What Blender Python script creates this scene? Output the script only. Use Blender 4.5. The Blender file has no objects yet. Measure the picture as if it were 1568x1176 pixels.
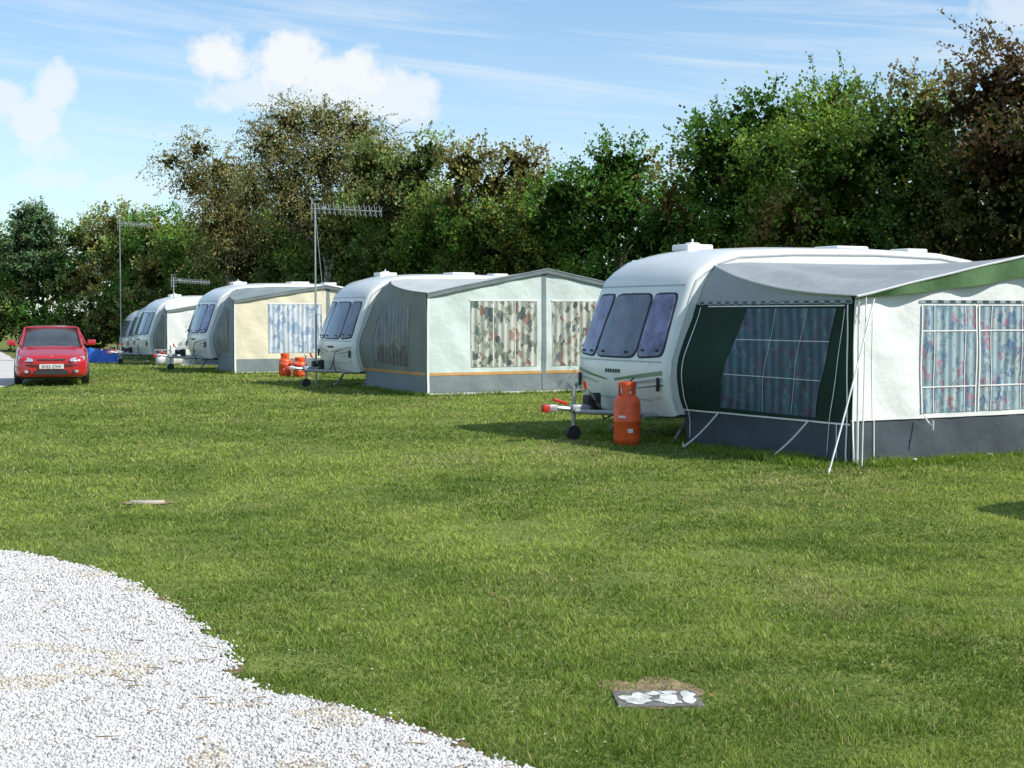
import bpy, math, random
import numpy as np
from mathutils import Vector, Matrix
random.seed(7); RNG=np.random.default_rng(7)
scene=bpy.context.scene
scene.view_settings.view_transform='Standard'
scene.view_settings.look='None'
scene.view_settings.exposure=0
COL=scene.collection
rad=math.radians

# ------------------------------------------------------------ helpers
def empty(name,loc=(0,0,0),rz=0.0):
    e=bpy.data.objects.new(name,None); e.location=loc; e.rotation_euler=(0,0,rz)
    e.empty_display_size=.2; COL.objects.link(e); return e
def add(name,me,parent=None,mats=None,smooth=False,sharp=None):
    o=bpy.data.objects.new(name,me); COL.objects.link(o)
    if parent: o.parent=parent
    if mats is not None:
        for m in (mats if isinstance(mats,(list,tuple)) else [mats]): me.materials.append(m)
    if smooth:
        me.polygons.foreach_set('use_smooth',[True]*len(me.polygons))
        if sharp: me.set_sharp_from_angle(angle=rad(sharp))
    return o
def pymesh(name,V,F):
    me=bpy.data.meshes.new(name); me.from_pydata([tuple(v) for v in V],[],F); me.update(); return me
def npmesh(name,V,k,col=None,F=None):
    V=np.ascontiguousarray(V,dtype=np.float32).reshape(-1,3)
    me=bpy.data.meshes.new(name); me.vertices.add(len(V)); me.vertices.foreach_set('co',V.ravel())
    if F is None: F=np.arange(len(V),dtype=np.int32).reshape(-1,k)
    nf=len(F); me.loops.add(nf*k); me.loops.foreach_set('vertex_index',np.ascontiguousarray(F,dtype=np.int32).ravel())
    me.polygons.add(nf); me.polygons.foreach_set('loop_start',np.arange(nf,dtype=np.int32)*k)
    me.update(calc_edges=True)
    if col is not None:
        a=me.attributes.new('Col','FLOAT_COLOR','POINT')
        c=np.ones((len(V),4),dtype=np.float32); c[:,:3]=col; a.data.foreach_set('color',c.ravel())
    return me
class MB:
    """mesh accumulator with material index"""
    def __init__(s): s.V=[];s.F=[];s.M=[]
    def part(s,V,F,m=0):
        b=len(s.V); s.V+= [tuple(v) for v in V]; s.F+=[tuple(i+b for i in f) for f in F]; s.M+=[m]*len(F)
    def tube(s,p0,p1,r0,r1=None,n=8,m=0):
        if r1 is None:r1=r0
        p0=Vector(p0);p1=Vector(p1);d=(p1-p0).normalized()
        a=d.orthogonal().normalized();b=d.cross(a)
        V=[];
        for p,r in((p0,r0),(p1,r1)):
            for i in range(n):
                t=2*math.pi*i/n; V.append(p+a*math.cos(t)*r+b*math.sin(t)*r)
        F=[(i,(i+1)%n,n+(i+1)%n,n+i) for i in range(n)]+[tuple(range(n))[::-1],tuple(range(n,2*n))]
        s.part(V,F,m)
    def box(s,c,h,m=0,bev=.0,rz=0,ry=0):
        b=min(bev,min(h)*.49); V=[];F=[]
        R=Matrix.Rotation(rz,3,'Z')@Matrix.Rotation(ry,3,'Y'); C=Vector(c)
        if b<=0:
            for x in(-1,1):
                for y in(-1,1):
                    for z in(-1,1): V.append(C+R@Vector((x*h[0],y*h[1],z*h[2])))
            F=[(0,1,3,2),(4,6,7,5),(0,4,5,1),(2,3,7,6),(0,2,6,4),(1,5,7,3)]
            s.part(V,F,m);return
        import bmesh
        bm=bmesh.new(); bmesh.ops.create_cube(bm,size=2)
        for v in bm.verts: v.co=Vector((v.co.x*h[0],v.co.y*h[1],v.co.z*h[2]))
        bmesh.ops.bevel(bm,geom=bm.edges[:],offset=b,segments=2,affect='EDGES',profile=.5)
        bm.verts.ensure_lookup_table()
        for i,v in enumerate(bm.verts): v.index=i
        s.part([C+R@v.co for v in bm.verts],[[v.index for v in f.verts] for f in bm.faces],m); bm.free()
    def lathe(s,prof,c,n=24,m=0,axis='Z'):
        V=[];F=[];C=Vector(c)
        for r,z in prof:
            for i in range(n):
                t=2*math.pi*i/n
                p=(r*math.cos(t),r*math.sin(t),z)
                if axis=='Y': p=(p[0],p[2],p[1])
                if axis=='X': p=(p[2],p[0],p[1])
                V.append(C+Vector(p))
        for j in range(len(prof)-1):
            for i in range(n): F.append((j*n+i,j*n+(i+1)%n,(j+1)*n+(i+1)%n,(j+1)*n+i))
        s.part(V,F,m)
    def grid(s,P,m=0,flip=False):
        h=len(P);w=len(P[0]);V=[p for r in P for p in r]
        F=[(j*w+i,j*w+i+1,(j+1)*w+i+1,(j+1)*w+i) for j in range(h-1) for i in range(w-1)]
        if flip:F=[f[::-1] for f in F]
        s.part(V,F,m)
    def obj(s,name,parent,mats,smooth=True,sharp=35):
        me=pymesh(name,s.V,s.F); o=add(name,me,parent,mats,smooth,sharp)
        me.polygons.foreach_set('material_index',s.M); return o

def vnoise(x,y,seed=0):
    xi=np.floor(x).astype(np.int64);yi=np.floor(y).astype(np.int64);xf=x-xi;yf=y-yi
    def h(a,b):
        n=(a*374761393+b*668265263+seed*1442695041)&0x7fffffff
        n=((n^(n>>13))*1274126177)&0x7fffffff
        return ((n^(n>>16))&0xffff)/65535.
    u=xf*xf*(3-2*xf);v=yf*yf*(3-2*yf)
    return (h(xi,yi)*(1-u)+h(xi+1,yi)*u)*(1-v)+(h(xi,yi+1)*(1-u)+h(xi+1,yi+1)*u)*v
def fbm(x,y,seed=0,o=3):
    s=0;a=1;t=0
    for i in range(o): s=s+a*vnoise(x*2**i,y*2**i,seed+i);t+=a;a*=.5
    return s/t

# ------------------------------------------------------------ materials
def newmat(name):
    m=bpy.data.materials.new(name); m.use_nodes=True
    nt=m.node_tree; return m,nt,nt.nodes['Principled BSDF']
def N(nt,t,**k):
    n=nt.nodes.new(t)
    for a,b in k.items(): setattr(n,a,b)
    return n
def mat(name,c,rough=.5,metal=0,var=.08,scale=6,bump=0,bscale=20,coat=0,spec=None,dist=.01):
    m,nt,b=newmat(name)
    tc=N(nt,'ShaderNodeTexCoord'); no=N(nt,'ShaderNodeTexNoise'); no.inputs['Scale'].default_value=scale; no.inputs['Detail'].default_value=5
    nt.links.new(tc.outputs['Object'],no.inputs['Vector'])
    r=N(nt,'ShaderNodeValToRGB'); r.color_ramp.elements[0].position=.3; r.color_ramp.elements[1].position=.7
    r.color_ramp.elements[0].color=(*[max(0,x*(1-var)) for x in c],1); r.color_ramp.elements[1].color=(*[min(1,x*(1+var)) for x in c],1)
    nt.links.new(no.outputs['Fac'],r.inputs['Fac']); nt.links.new(r.outputs['Color'],b.inputs['Base Color'])
    b.inputs['Roughness'].default_value=rough; b.inputs['Metallic'].default_value=metal; b.inputs['Coat Weight'].default_value=coat
    b.inputs['Coat Roughness'].default_value=.08
    if spec is not None:b.inputs['Specular IOR Level'].default_value=spec
    if bump:
        n2=N(nt,'ShaderNodeTexNoise'); n2.inputs['Scale'].default_value=bscale; n2.inputs['Detail'].default_value=4; nt.links.new(tc.outputs['Object'],n2.inputs['Vector'])
        bp=N(nt,'ShaderNodeBump'); bp.inputs['Strength'].default_value=bump; bp.inputs['Distance'].default_value=dist
        nt.links.new(n2.outputs['Fac'],bp.inputs['Height']); nt.links.new(bp.outputs['Normal'],b.inputs['Normal'])
    return m
def cloth(name,c,var=.07): return mat(name,c,rough=.75,var=var,scale=1.6,bump=.6,bscale=2.2,dist=.08,spec=.2)
def curtain(name,base,cols,scale=9,fold=26,fold_shade=.6,gloss=.12):
    """patterned curtain seen behind clear flexible glazing"""
    m,nt,b=newmat(name); L=nt.links.new
    tc=N(nt,'ShaderNodeTexCoord')
    mp=N(nt,'ShaderNodeMapping'); mp.inputs['Scale'].default_value=(1,1,.6); L(tc.outputs['Object'],mp.inputs['Vector'])
    nz=N(nt,'ShaderNodeTexNoise'); nz.inputs['Scale'].default_value=scale*.8; L(mp.outputs[0],nz.inputs['Vector'])
    mx=N(nt,'ShaderNodeMix',data_type='RGBA'); mx.inputs[0].default_value=.16; L(mp.outputs[0],mx.inputs[6]); L(nz.outputs['Color'],mx.inputs[7])
    vo=N(nt,'ShaderNodeTexVoronoi'); vo.inputs['Scale'].default_value=scale; L(mx.outputs[2],vo.inputs['Vector'])
    sep=N(nt,'ShaderNodeSeparateColor'); L(vo.outputs['Color'],sep.inputs[0])
    r=N(nt,'ShaderNodeValToRGB'); r.color_ramp.interpolation='CONSTANT'
    els=r.color_ramp.elements; els[0].position=0; els[0].color=(*base,1); els[1].position=.5; els[1].color=(*cols[0],1)
    for i,c in enumerate(cols[1:]):
        e=els.new(.5+.45*(i+1)/len(cols)); e.color=(*c,1)
    L(sep.outputs[0],r.inputs['Fac'])
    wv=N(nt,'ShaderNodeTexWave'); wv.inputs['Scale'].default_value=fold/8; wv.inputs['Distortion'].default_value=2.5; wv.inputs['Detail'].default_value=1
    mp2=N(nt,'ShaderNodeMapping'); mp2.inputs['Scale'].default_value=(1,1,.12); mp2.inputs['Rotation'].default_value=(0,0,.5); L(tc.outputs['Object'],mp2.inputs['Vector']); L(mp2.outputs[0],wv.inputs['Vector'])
    r2=N(nt,'ShaderNodeMapRange'); r2.inputs['To Min'].default_value=fold_shade; r2.inputs['To Max'].default_value=1.05; L(wv.outputs['Fac'],r2.inputs['Value'])
    ml=N(nt,'ShaderNodeMix',data_type='RGBA',blend_type='MULTIPLY'); ml.inputs[0].default_value=1; L(r.outputs[0],ml.inputs[6]); L(r2.outputs[0],ml.inputs[7])  # fold shading painted into the fabric colour, alongside the fold bump
    L(ml.outputs[2],b.inputs['Base Color']); b.inputs['Roughness'].default_value=.8
    b.inputs['Coat Weight'].default_value=gloss*4; b.inputs['Coat Roughness'].default_value=.12
    bp=N(nt,'ShaderNodeBump'); bp.inputs['Strength'].default_value=.5; bp.inputs['Distance'].default_value=.03; L(wv.outputs['Fac'],bp.inputs['Height']); L(bp.outputs[0],b.inputs['Normal'])
    n3=N(nt,'ShaderNodeTexNoise'); n3.inputs['Scale'].default_value=3.5; n3.inputs['Detail'].default_value=3; L(tc.outputs['Object'],n3.inputs['Vector'])
    bp3=N(nt,'ShaderNodeBump'); bp3.inputs['Strength'].default_value=.8; bp3.inputs['Distance'].default_value=.05; L(n3.outputs['Fac'],bp3.inputs['Height']); L(bp3.outputs[0],b.inputs['Coat Normal'])
    return m
def leafmat(name,trans=.3,gloss=.05,grough=.4):
    m=bpy.data.materials.new(name); m.use_nodes=True; nt=m.node_tree; nt.nodes.clear(); L=nt.links.new
    at=N(nt,'ShaderNodeAttribute'); at.attribute_name='Col'
    d=N(nt,'ShaderNodeBsdfDiffuse'); L(at.outputs['Color'],d.inputs['Color']); last=d.outputs[0]
    if trans>0:
        t=N(nt,'ShaderNodeBsdfTranslucent')
        hs=N(nt,'ShaderNodeMix',data_type='RGBA',blend_type='MULTIPLY'); hs.inputs[0].default_value=1; hs.inputs[7].default_value=(1.5,1.5,.7,1); L(at.outputs['Color'],hs.inputs[6]); L(hs.outputs[2],t.inputs['Color'])
        m1=N(nt,'ShaderNodeMixShader'); m1.inputs[0].default_value=trans; L(last,m1.inputs[1]); L(t.outputs[0],m1.inputs[2]); last=m1.outputs[0]
    if gloss>0:
        g=N(nt,'ShaderNodeBsdfGlossy'); g.inputs['Roughness'].default_value=grough
        m2=N(nt,'ShaderNodeMixShader'); m2.inputs[0].default_value=gloss; L(last,m2.inputs[1]); L(g.outputs[0],m2.inputs[2]); last=m2.outputs[0]
    o=N(nt,'ShaderNodeOutputMaterial'); L(last,o.inputs[0]); return m

M_white=mat('caravan_white_paint',(.78,.80,.77),rough=.3,var=.05,scale=2,coat=.3)
M_roofw=mat('caravan_roof',(.8,.8,.78),rough=.5,var=.05,scale=3)
M_grey=mat('grey_plastic',(.35,.36,.36),rough=.5)
M_rubber=mat('black_rubber',(.03,.03,.032),rough=.6)
M_alu=mat('awning_rail_aluminium',(.7,.7,.68),rough=.35,metal=.3)
M_galv=mat('galvanised_steel',(.42,.43,.43),rough=.5,metal=.6,var=.2,scale=20)
M_glass=mat('tinted_caravan_window',(.13,.15,.19),rough=.12,var=.3,scale=3,coat=.5)
M_glassl=mat('curtained_caravan_window',(.18,.18,.31),rough=.15,var=.6,scale=5,coat=.5)
M_green=mat('green_decal',(.16,.27,.17),rough=.4)
M_greyd=mat('grey_decal',(.4,.42,.42),rough=.4)
M_red=mat('red_plastic',(.55,.03,.02),rough=.4)
M_orange=mat('gas_bottle_orange_paint',(.85,.11,.025),rough=.38,var=.2,scale=9,bump=.1)
M_label=mat('white_label',(.75,.72,.68),rough=.5)
M_rope=mat('white_rope',(.8,.8,.78),rough=.8)
M_bark=mat('bark',(.10,.08,.06),rough=.9,var=.4,scale=12,bump=.6)
M_birchbark=mat('birch_bark',(.35,.33,.3),rough=.9,var=.6,scale=5,bump=.4)
M_leaf=leafmat('foliage',.22,0); M_grassb=leafmat('grass_blades',.25,0)

# ------------------------------------------------------------ terrain
def gz(x,y):
    d=np.clip(np.asarray(y,dtype=float)-44,0,31); 
    return -0.022*d
EY=[-30,2.6,3.4,4.2,4.9,5.37,5.75,6.1,6.3,6.6,7.19,8.3,9.3,9.9,10.4,12,18,26,32,36,45,60,80,110]
EX=[30,11.5,4.6,1.8,.35,-.12,-.46,-.84,-1.12,-1.34,-1.52,-2.09,-2.7,-3.3,-4.1,-5.6,-8.6,-11,-11.7,-12.1,-14.5,-20,-28,-40]
def road_edge(y):
    y=np.asarray(y,dtype=float)
    return np.interp(y,EY,EX)+(fbm(y*2.4,y*0+3.1,5)-.5)*.22*np.clip(y/9,.5,1.2)+(vnoise(y*13,y*0,9)-.5)*.07
def soil_w(y): return .03+.42*np.clip(fbm(y*1.9,y*0+7,21)-.34,0,1)
def ground():
    a=np.concatenate([-np.geomspace(900,3,34),np.linspace(-2.6,2.6,9),np.geomspace(3,900,34)])
    b=np.concatenate([-np.geomspace(400,3,16),np.linspace(-2,80,60),np.geomspace(84,1500,26)])
    X,Y=np.meshgrid(a,b); Z=gz(X,Y)
    h,w=X.shape; idx=np.arange(h*w).reshape(h,w)
    F=np.stack([idx[:-1,:-1],idx[:-1,1:],idx[1:,1:],idx[1:,:-1]],-1).reshape(-1,4)
    me=npmesh('ground',np.stack([X,Y,Z],-1),4,F=F)
    m,nt,bs=newmat('lawn_turf'); L=nt.links.new
    tc=N(nt,'ShaderNodeTexCoord')
    n1=N(nt,'ShaderNodeTexNoise'); n1.inputs['Scale'].default_value=.6; n1.inputs['Detail'].default_value=9; n1.inputs['Roughness'].default_value=.7; L(tc.outputs['Object'],n1.inputs['Vector'])
    r=N(nt,'ShaderNodeValToRGB'); r.color_ramp.elements[0].position=.34; r.color_ramp.elements[0].color=(.09,.14,.028,1); r.color_ramp.elements[1].position=.66; r.color_ramp.elements[1].color=(.26,.30,.075,1)
    L(n1.outputs['Fac'],r.inputs['Fac'])
    n2=N(nt,'ShaderNodeTexNoise'); n2.inputs['Scale'].default_value=38; n2.inputs['Detail'].default_value=6; L(tc.outputs['Object'],n2.inputs['Vector'])
    r2=N(nt,'ShaderNodeMapRange'); r2.inputs['From Min'].default_value=.3; r2.inputs['From Max'].default_value=.7; r2.inputs['To Min'].default_value=.45; r2.inputs['To Max'].default_value=1.25; L(n2.outputs['Fac'],r2.inputs['Value'])
    ml=N(nt,'ShaderNodeMix',data_type='RGBA',blend_type='MULTIPLY'); ml.inputs[0].default_value=1; L(r.outputs[0],ml.inputs[6]); L(r2.outputs[0],ml.inputs[7]); L(ml.outputs[2],bs.inputs['Base Color'])
    bs.inputs['Roughness'].default_value=.95; bs.inputs['Specular IOR Level'].default_value=.1
    bp=N(nt,'ShaderNodeBump'); bp.inputs['Strength'].default_value=.6; bp.inputs['Distance'].default_value=.03; L(n2.outputs['Fac'],bp.inputs['Height']); L(bp.outputs[0],bs.inputs['Normal'])
    add('ground',me,None,m,True)
ground()
def road():
    ys=np.concatenate([np.arange(-12,13,.035),np.arange(13,90,.3)])
    xe=road_edge(ys)
    m,nt,bs=newmat('limestone_gravel'); L=nt.links.new
    tc=N(nt,'ShaderNodeTexCoord'); vo=N(nt,'ShaderNodeTexVoronoi'); vo.inputs['Scale'].default_value=60; L(tc.outputs['Object'],vo.inputs['Vector'])
    sep=N(nt,'ShaderNodeSeparateColor'); L(vo.outputs['Color'],sep.inputs[0])
    r=N(nt,'ShaderNodeValToRGB'); r.color_ramp.elements[0].color=(.46,.44,.40,1); r.color_ramp.elements[1].color=(.72,.70,.66,1); r.color_ramp.elements[1].position=.6; L(sep.outputs[0],r.inputs['Fac'])
    n1=N(nt,'ShaderNodeTexNoise'); n1.inputs['Scale'].default_value=1.6; n1.inputs['Detail'].default_value=6; L(tc.outputs['Object'],n1.inputs['Vector'])
    r2=N(nt,'ShaderNodeValToRGB'); r2.color_ramp.elements[0].position=.3; r2.color_ramp.elements[0].color=(.9,.87,.8,1); r2.color_ramp.elements[1].position=.55; r2.color_ramp.elements[1].color=(1,1,1,1); L(n1.outputs['Fac'],r2.inputs['Fac'])
    ml=N(nt,'ShaderNodeMix',data_type='RGBA',blend_type='MULTIPLY'); ml.inputs[0].default_value=1; L(r.outputs[0],ml.inputs[6]); L(r2.outputs[0],ml.inputs[7]); L(ml.outputs[2],bs.inputs['Base Color'])
    bs.inputs['Roughness'].default_value=.95
    bp=N(nt,'ShaderNodeBump'); bp.inputs['Strength'].default_value=.9; bp.inputs['Distance'].default_value=.012; bp.invert=True; L(vo.outputs['Distance'],bp.inputs['Height']); L(bp.outputs[0],bs.inputs['Normal'])
    offs=np.array([0,.05,.5,2,5,7])
    X=xe[:,None]-offs[None]; Y=np.repeat(ys[:,None],len(offs),1); Z=gz(X,Y)+np.array([.004,.012,.014,.016,.014,.004])[None]
    X[:,-1]+= (fbm(ys,ys*0,8)-.5)*.5
    h,w=X.shape; idx=np.arange(h*w).reshape(h,w); F=np.stack([idx[:-1,:-1],idx[1:,:-1],idx[1:,1:],idx[:-1,1:]],-1).reshape(-1,4)
    rd=empty('gravel_road')
    add('gravel_surface',npmesh('gravel_surface',np.stack([X,Y,Z],-1),4,F=F),rd,m,True)
    so=mat('bare_soil',(.17,.11,.06),rough=1,var=.6,scale=14,bump=.8)
    wd=soil_w(ys)
    X=np.stack([xe+wd,xe-.06],1); Y=np.stack([ys,ys],1); Z=gz(X,Y)+np.array([.002,.003])[None]
    h,w=X.shape; idx=np.arange(h*w).reshape(h,w); F=np.stack([idx[:-1,:-1],idx[1:,:-1],idx[1:,1:],idx[:-1,1:]],-1).reshape(-1,4)
    add('soil_edge',npmesh('soil_edge',np.stack([X,Y,Z],-1),4,F=F),rd,so)
    n=80000; y=1/RNG.uniform(1/11.5,1/4.3,n); off=RNG.uniform(0,1,n)**1.3*np.maximum(.3,(road_edge(y)+.46*y)); off=off-np.abs(RNG.normal(0,.045,n))
    x=road_edge(y)-off
    s=RNG.uniform(.0045,.0105,n)*(1+.03*y)
    base=np.array([[1,0,0],[0,1,0],[-1,0,0],[0,-1,0],[0,0,1],[0,0,-1]],float)
    V=base[None]*s[:,None,None]*RNG.uniform(.55,1.4,(n,6,1))
    a=RNG.uniform(0,6.28,n); c,sn=np.cos(a),np.sin(a)
    V=np.stack([V[...,0]*c[:,None]-V[...,1]*sn[:,None],V[...,0]*sn[:,None]+V[...,1]*c[:,None],V[...,2]*.8],-1)
    V[...,0]+=x[:,None];V[...,1]+=y[:,None];V[...,2]+=(gz(x,y)+.016)[:,None]
    f=np.array([[0,1,4],[1,2,4],[2,3,4],[3,0,4],[1,0,5],[2,1,5],[3,2,5],[0,3,5]])
    F=(np.arange(n)[:,None,None]*6+f[None]).reshape(-1,3)
    g=RNG.uniform(.46,.82,n); g[RNG.random(n)<.08]*=.5
    dirt=fbm(x*2.6,y*3.6,77)
    tint=np.where((dirt[:,None]<.3)&(RNG.random((n,1))<.6),np.array([.85,.76,.6]),np.array([1,.98,.94]))
    colr=np.repeat((g[:,None]*tint)[:,None],6,1).reshape(-1,3)
    sm=leafmat('limestone_chippings',0,.0)
    add('loose_chippings',npmesh('loose_chippings',V,3,colr,F),rd,sm)
    # twigs and leaf litter lying on the stones
    n=90; y=1/RNG.uniform(1/10.5,1/4.6,n); x=road_edge(y)-RNG.uniform(0,1,n)**1.5*1.6; mb=MB()
    for i in range(n):
        t=random.uniform(0,3.14); l=random.uniform(.01,.05); z=.030
        mb.tube((x[i]-math.cos(t)*l,y[i]-math.sin(t)*l*.5,z),(x[i]+math.cos(t)*l,y[i]+math.sin(t)*l*.5,z+.003),.0035,.002,n=4)
    mb.obj('twig_litter',rd,[mat('dry_twig',(.28,.18,.09),rough=.9,var=.5,scale=9)])
road()
conc=mat('concrete',(.5,.45,.38),rough=.9,var=.25,scale=12,bump=.6)
soil=mat('dry_soil',(.27,.19,.11),rough=1,var=.5,scale=14,bump=.8)
def blob_sheet(mb,cx,cy,rx,ry,z,m,seed,n=40,rough=.25):
    V=[(cx,cy,z+.002)]
    for i in range(n):
        t=2*math.pi*i/n; k=1+rough*(float(vnoise(np.array([math.cos(t)*2+5.]),np.array([math.sin(t)*2+5.]),seed)[0])-.5)*2+random.uniform(-.06,.06)
        V.append((cx+rx*k*math.cos(t),cy+ry*k*math.sin(t),z))
    mb.part(V,[(0,1+i,1+(i+1)%n) for i in range(n)],m)
mc=empty('drain_cover',(0.65,6.28,0))
mb=MB(); blob_sheet(mb,-.02,.08,.20,.26,.004,0,3,40,.5)
mb.obj('soil_surround',mc,[soil],False)
mb=MB(); mb.box((-.01,-.03,.005),(.185,.13,.004),1,0,.06)
for (x,y,a,b,r) in((-.10,-.05,.065,.08,.12),(.045,-.07,.055,.075,-.15),(.13,-.02,.03,.09,.3),(-.02,.045,.04,.03,.5),(.05,.06,.045,.02,-.2)): blob_sheet(mb,x,y,a,b,.0115,0,int(a*1000),18,.5)
mb.obj('cover_plate',mc,[mat('pale_concrete',(.58,.58,.54),rough=.9,var=.35,scale=22,bump=.5),mat('weathered_iron',(.17,.16,.14),rough=.8,var=.4,scale=30,bump=.5)],False)
mc=empty('drain_cover',(-3.27,12.8,0)); mb=MB(); blob_sheet(mb,0,0,.26,.13,.01,1,6); mb.box((0,0,.012),(.15,.05,.012),0,.008); mb.obj('slab',mc,[conc,soil])

def grass():
    n1,n2=330000,250000
    y=np.concatenate([1/RNG.uniform(1/60,1/4.5,n1),np.exp(RNG.uniform(np.log(4.6),np.log(45),n2))])
    n=n1+n2; x=RNG.uniform(-1,1,n)*(.40*y+1.2)
    e=road_edge(y); keep=(x>e+RNG.normal(0,.05,n))|(x<e-7)
    keep&=~((x>e-.1)&(x<e+soil_w(y))&(RNG.random(n)<.72))
    keep&=~((np.abs(x-.65)<.2)&(np.abs(y-6.24)<.15)&(RNG.random(n)<.95))
    keep&=~((np.abs(x-.62)<.16)&(np.abs(y-6.46)<.12)&(RNG.random(n)<.6))
    keep&=~((np.abs(x+3.27)<.17)&(np.abs(y-12.8)<.09))
    bare=fbm(x*1.3,y*1.3,31); keep&=~((bare<.30)&(RNG.random(n)<.65))
    x=x[keep];y=y[keep];n=len(x)
    lush=fbm(x*.7,y*.7,12); tuft=fbm(x*6,y*6,44,2); cl=fbm(x*2.2,y*2.2,64,2)
    keep=RNG.random(n)<np.clip(.4+1.1*tuft,0,1)
    x,y,lush,tuft,cl=[v[keep] for v in(x,y,lush,tuft,cl)];n=len(x)
    h=(.006+.029*tuft**1.5*RNG.uniform(.4,1.5,n)+.008*lush)*(1+y/42)
    w=np.maximum(.0038,.00100*y)*RNG.uniform(.7,1.3,n)
    a=RNG.uniform(0,6.28,n); l=RNG.uniform(0,1.5,n)*h; la=RNG.uniform(0,6.28,n)
    z=gz(x,y)
    B0=np.stack([x-np.cos(a)*w/2,y-np.sin(a)*w/2,z],-1);B1=np.stack([x+np.cos(a)*w/2,y+np.sin(a)*w/2,z],-1)
    T=np.stack([x+np.cos(la)*l,y+np.sin(la)*l,z+h],-1)
    c1=np.array([.12,.20,.038]);c2=np.array([.37,.45,.11]);c3=np.array([.54,.48,.25])
    k=np.clip(.45+1.8*(fbm(x*.45,y*.45,3)-.5)+1.3*(cl-.5)+.7*(tuft-.5)+RNG.normal(0,.33,n),0,1.15)[:,None]
    col=c1*(1-k)+c2*k
    dry=(RNG.random(n)<.06+.55*np.clip(fbm(x*1.1,y*.8,91)-.54,0,1)*3); col[dry]=c3*RNG.uniform(.55,1.1,(dry.sum(),1))
    return B0,B1,T,col
def tall_grass(lines,dens=520,hh=.11):
    R=[]
    for (p,q) in lines:
        L=math.dist(p,q); m=int(L*dens); t=RNG.random(m); d=RNG.normal(0,.09,m)
        dx,dy=(q[0]-p[0])/L,(q[1]-p[1])/L
        R.append(np.stack([p[0]+dx*t*L-dy*d,p[1]+dy*t*L+dx*d],-1))
    P=np.concatenate(R);x,y=P.T;n=len(x);h=hh*RNG.uniform(.3,1.1,n)*(.35+1.1*fbm(x*1.7,y*1.7,5)); w=.006*RNG.uniform(.7,1.5,n)
    a=RNG.uniform(0,6.28,n);l=RNG.uniform(0,.8,n)*h;la=RNG.uniform(0,6.28,n);z=gz(x,y)
    B0=np.stack([x-np.cos(a)*w,y-np.sin(a)*w,z],-1);B1=np.stack([x+np.cos(a)*w,y+np.sin(a)*w,z],-1);T=np.stack([x+np.cos(la)*l,y+np.sin(la)*l,z+h],-1)
    k=RNG.random((n,1)); col=np.array([.11,.20,.03])*(1-k)+np.array([.28,.38,.07])*k
    return B0,B1,T,col
UX,UY=math.cos(rad(28.1)),math.sin(rad(28.1))
def loc2w(B,x,y): return (B[0]+UX*x-UY*y,B[1]+UY*x+UX*y)
BS=dict(c1=(2.38,18.7),c2=(-3.39,32.5),c3=(-9.0,42.5),c4=(-13.7,54.5),c5=(-16.2,63.5),c6=(-19.2,73),c0=(7.1,9.35))
DEP=dict(c1=3.0,c2=3.5,c3=2.6,c4=2.4)
lines=[]
for k in('c1','c2','c3'):
    B=BS[k];D=DEP[k]
    lines+= [(loc2w(B,-.06,.1),loc2w(B,-.06,-D-.05)),(loc2w(B,-.05,-D-.06),loc2w(B,5.4,-D-.06))]
lines+=[(loc2w(BS['c1'],-.2,0),loc2w(BS['c1'],-.2,2.2)),(loc2w(BS['c1'],-.9,.9),loc2w(BS['c1'],-.2,1.4)),(loc2w(BS['c1'],-.25,-.2),loc2w(BS['c1'],-.3,-3.2)),(loc2w(BS['c1'],-.5,-.8),loc2w(BS['c1'],-.5,-3.0)),(loc2w(BS['c1'],.1,-3.3),loc2w(BS['c1'],1.8,-3.25))]
g1=grass();g2=tall_grass(lines)
B0,B1,T,col=[np.concatenate([a,b]) for a,b in zip(g1,g2)]
V=np.stack([B0,B1,T],1).reshape(-1,3)
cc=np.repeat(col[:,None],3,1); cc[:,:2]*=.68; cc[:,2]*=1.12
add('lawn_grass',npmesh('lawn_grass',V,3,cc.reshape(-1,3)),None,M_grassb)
def scatter(name,n,smin,smax,cols,zz,ymax=22):
    y=1/RNG.uniform(1/ymax,1/4.8,n); x=RNG.uniform(-1,1,n)*.4*y; k=x>road_edge(y)-.2; x=x[k];y=y[k];n=len(x); s=RNG.uniform(smin,smax,n)*(.7+y/22)
    q=np.array([[-1,-.6],[1,-.5],[.8,.6],[-.7,.7]])
    a=RNG.uniform(0,6.28,n);V=np.zeros((n,4,3))
    for j in range(4):
        V[:,j,0]=x+s*(q[j,0]*np.cos(a)-q[j,1]*np.sin(a));V[:,j,1]=y+s*(q[j,0]*np.sin(a)+q[j,1]*np.cos(a));V[:,j,2]=gz(x,y)+zz+RNG.uniform(-.004,.004,n)
    lc=np.array(cols)[RNG.integers(0,len(cols),n)]
    add(name,npmesh(name,V,4,np.repeat(lc[:,None],4,1).reshape(-1,3)),None,M_leaf)
scatter('fallen_leaves',80,.007,.016,[[.26,.14,.07],[.32,.22,.09],[.24,.13,.08],[.4,.33,.2]],.02)
scatter('clover_flowers',260,.003,.0065,[[.6,.62,.5],[.5,.56,.36],[.55,.55,.4]],.026,14)

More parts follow.
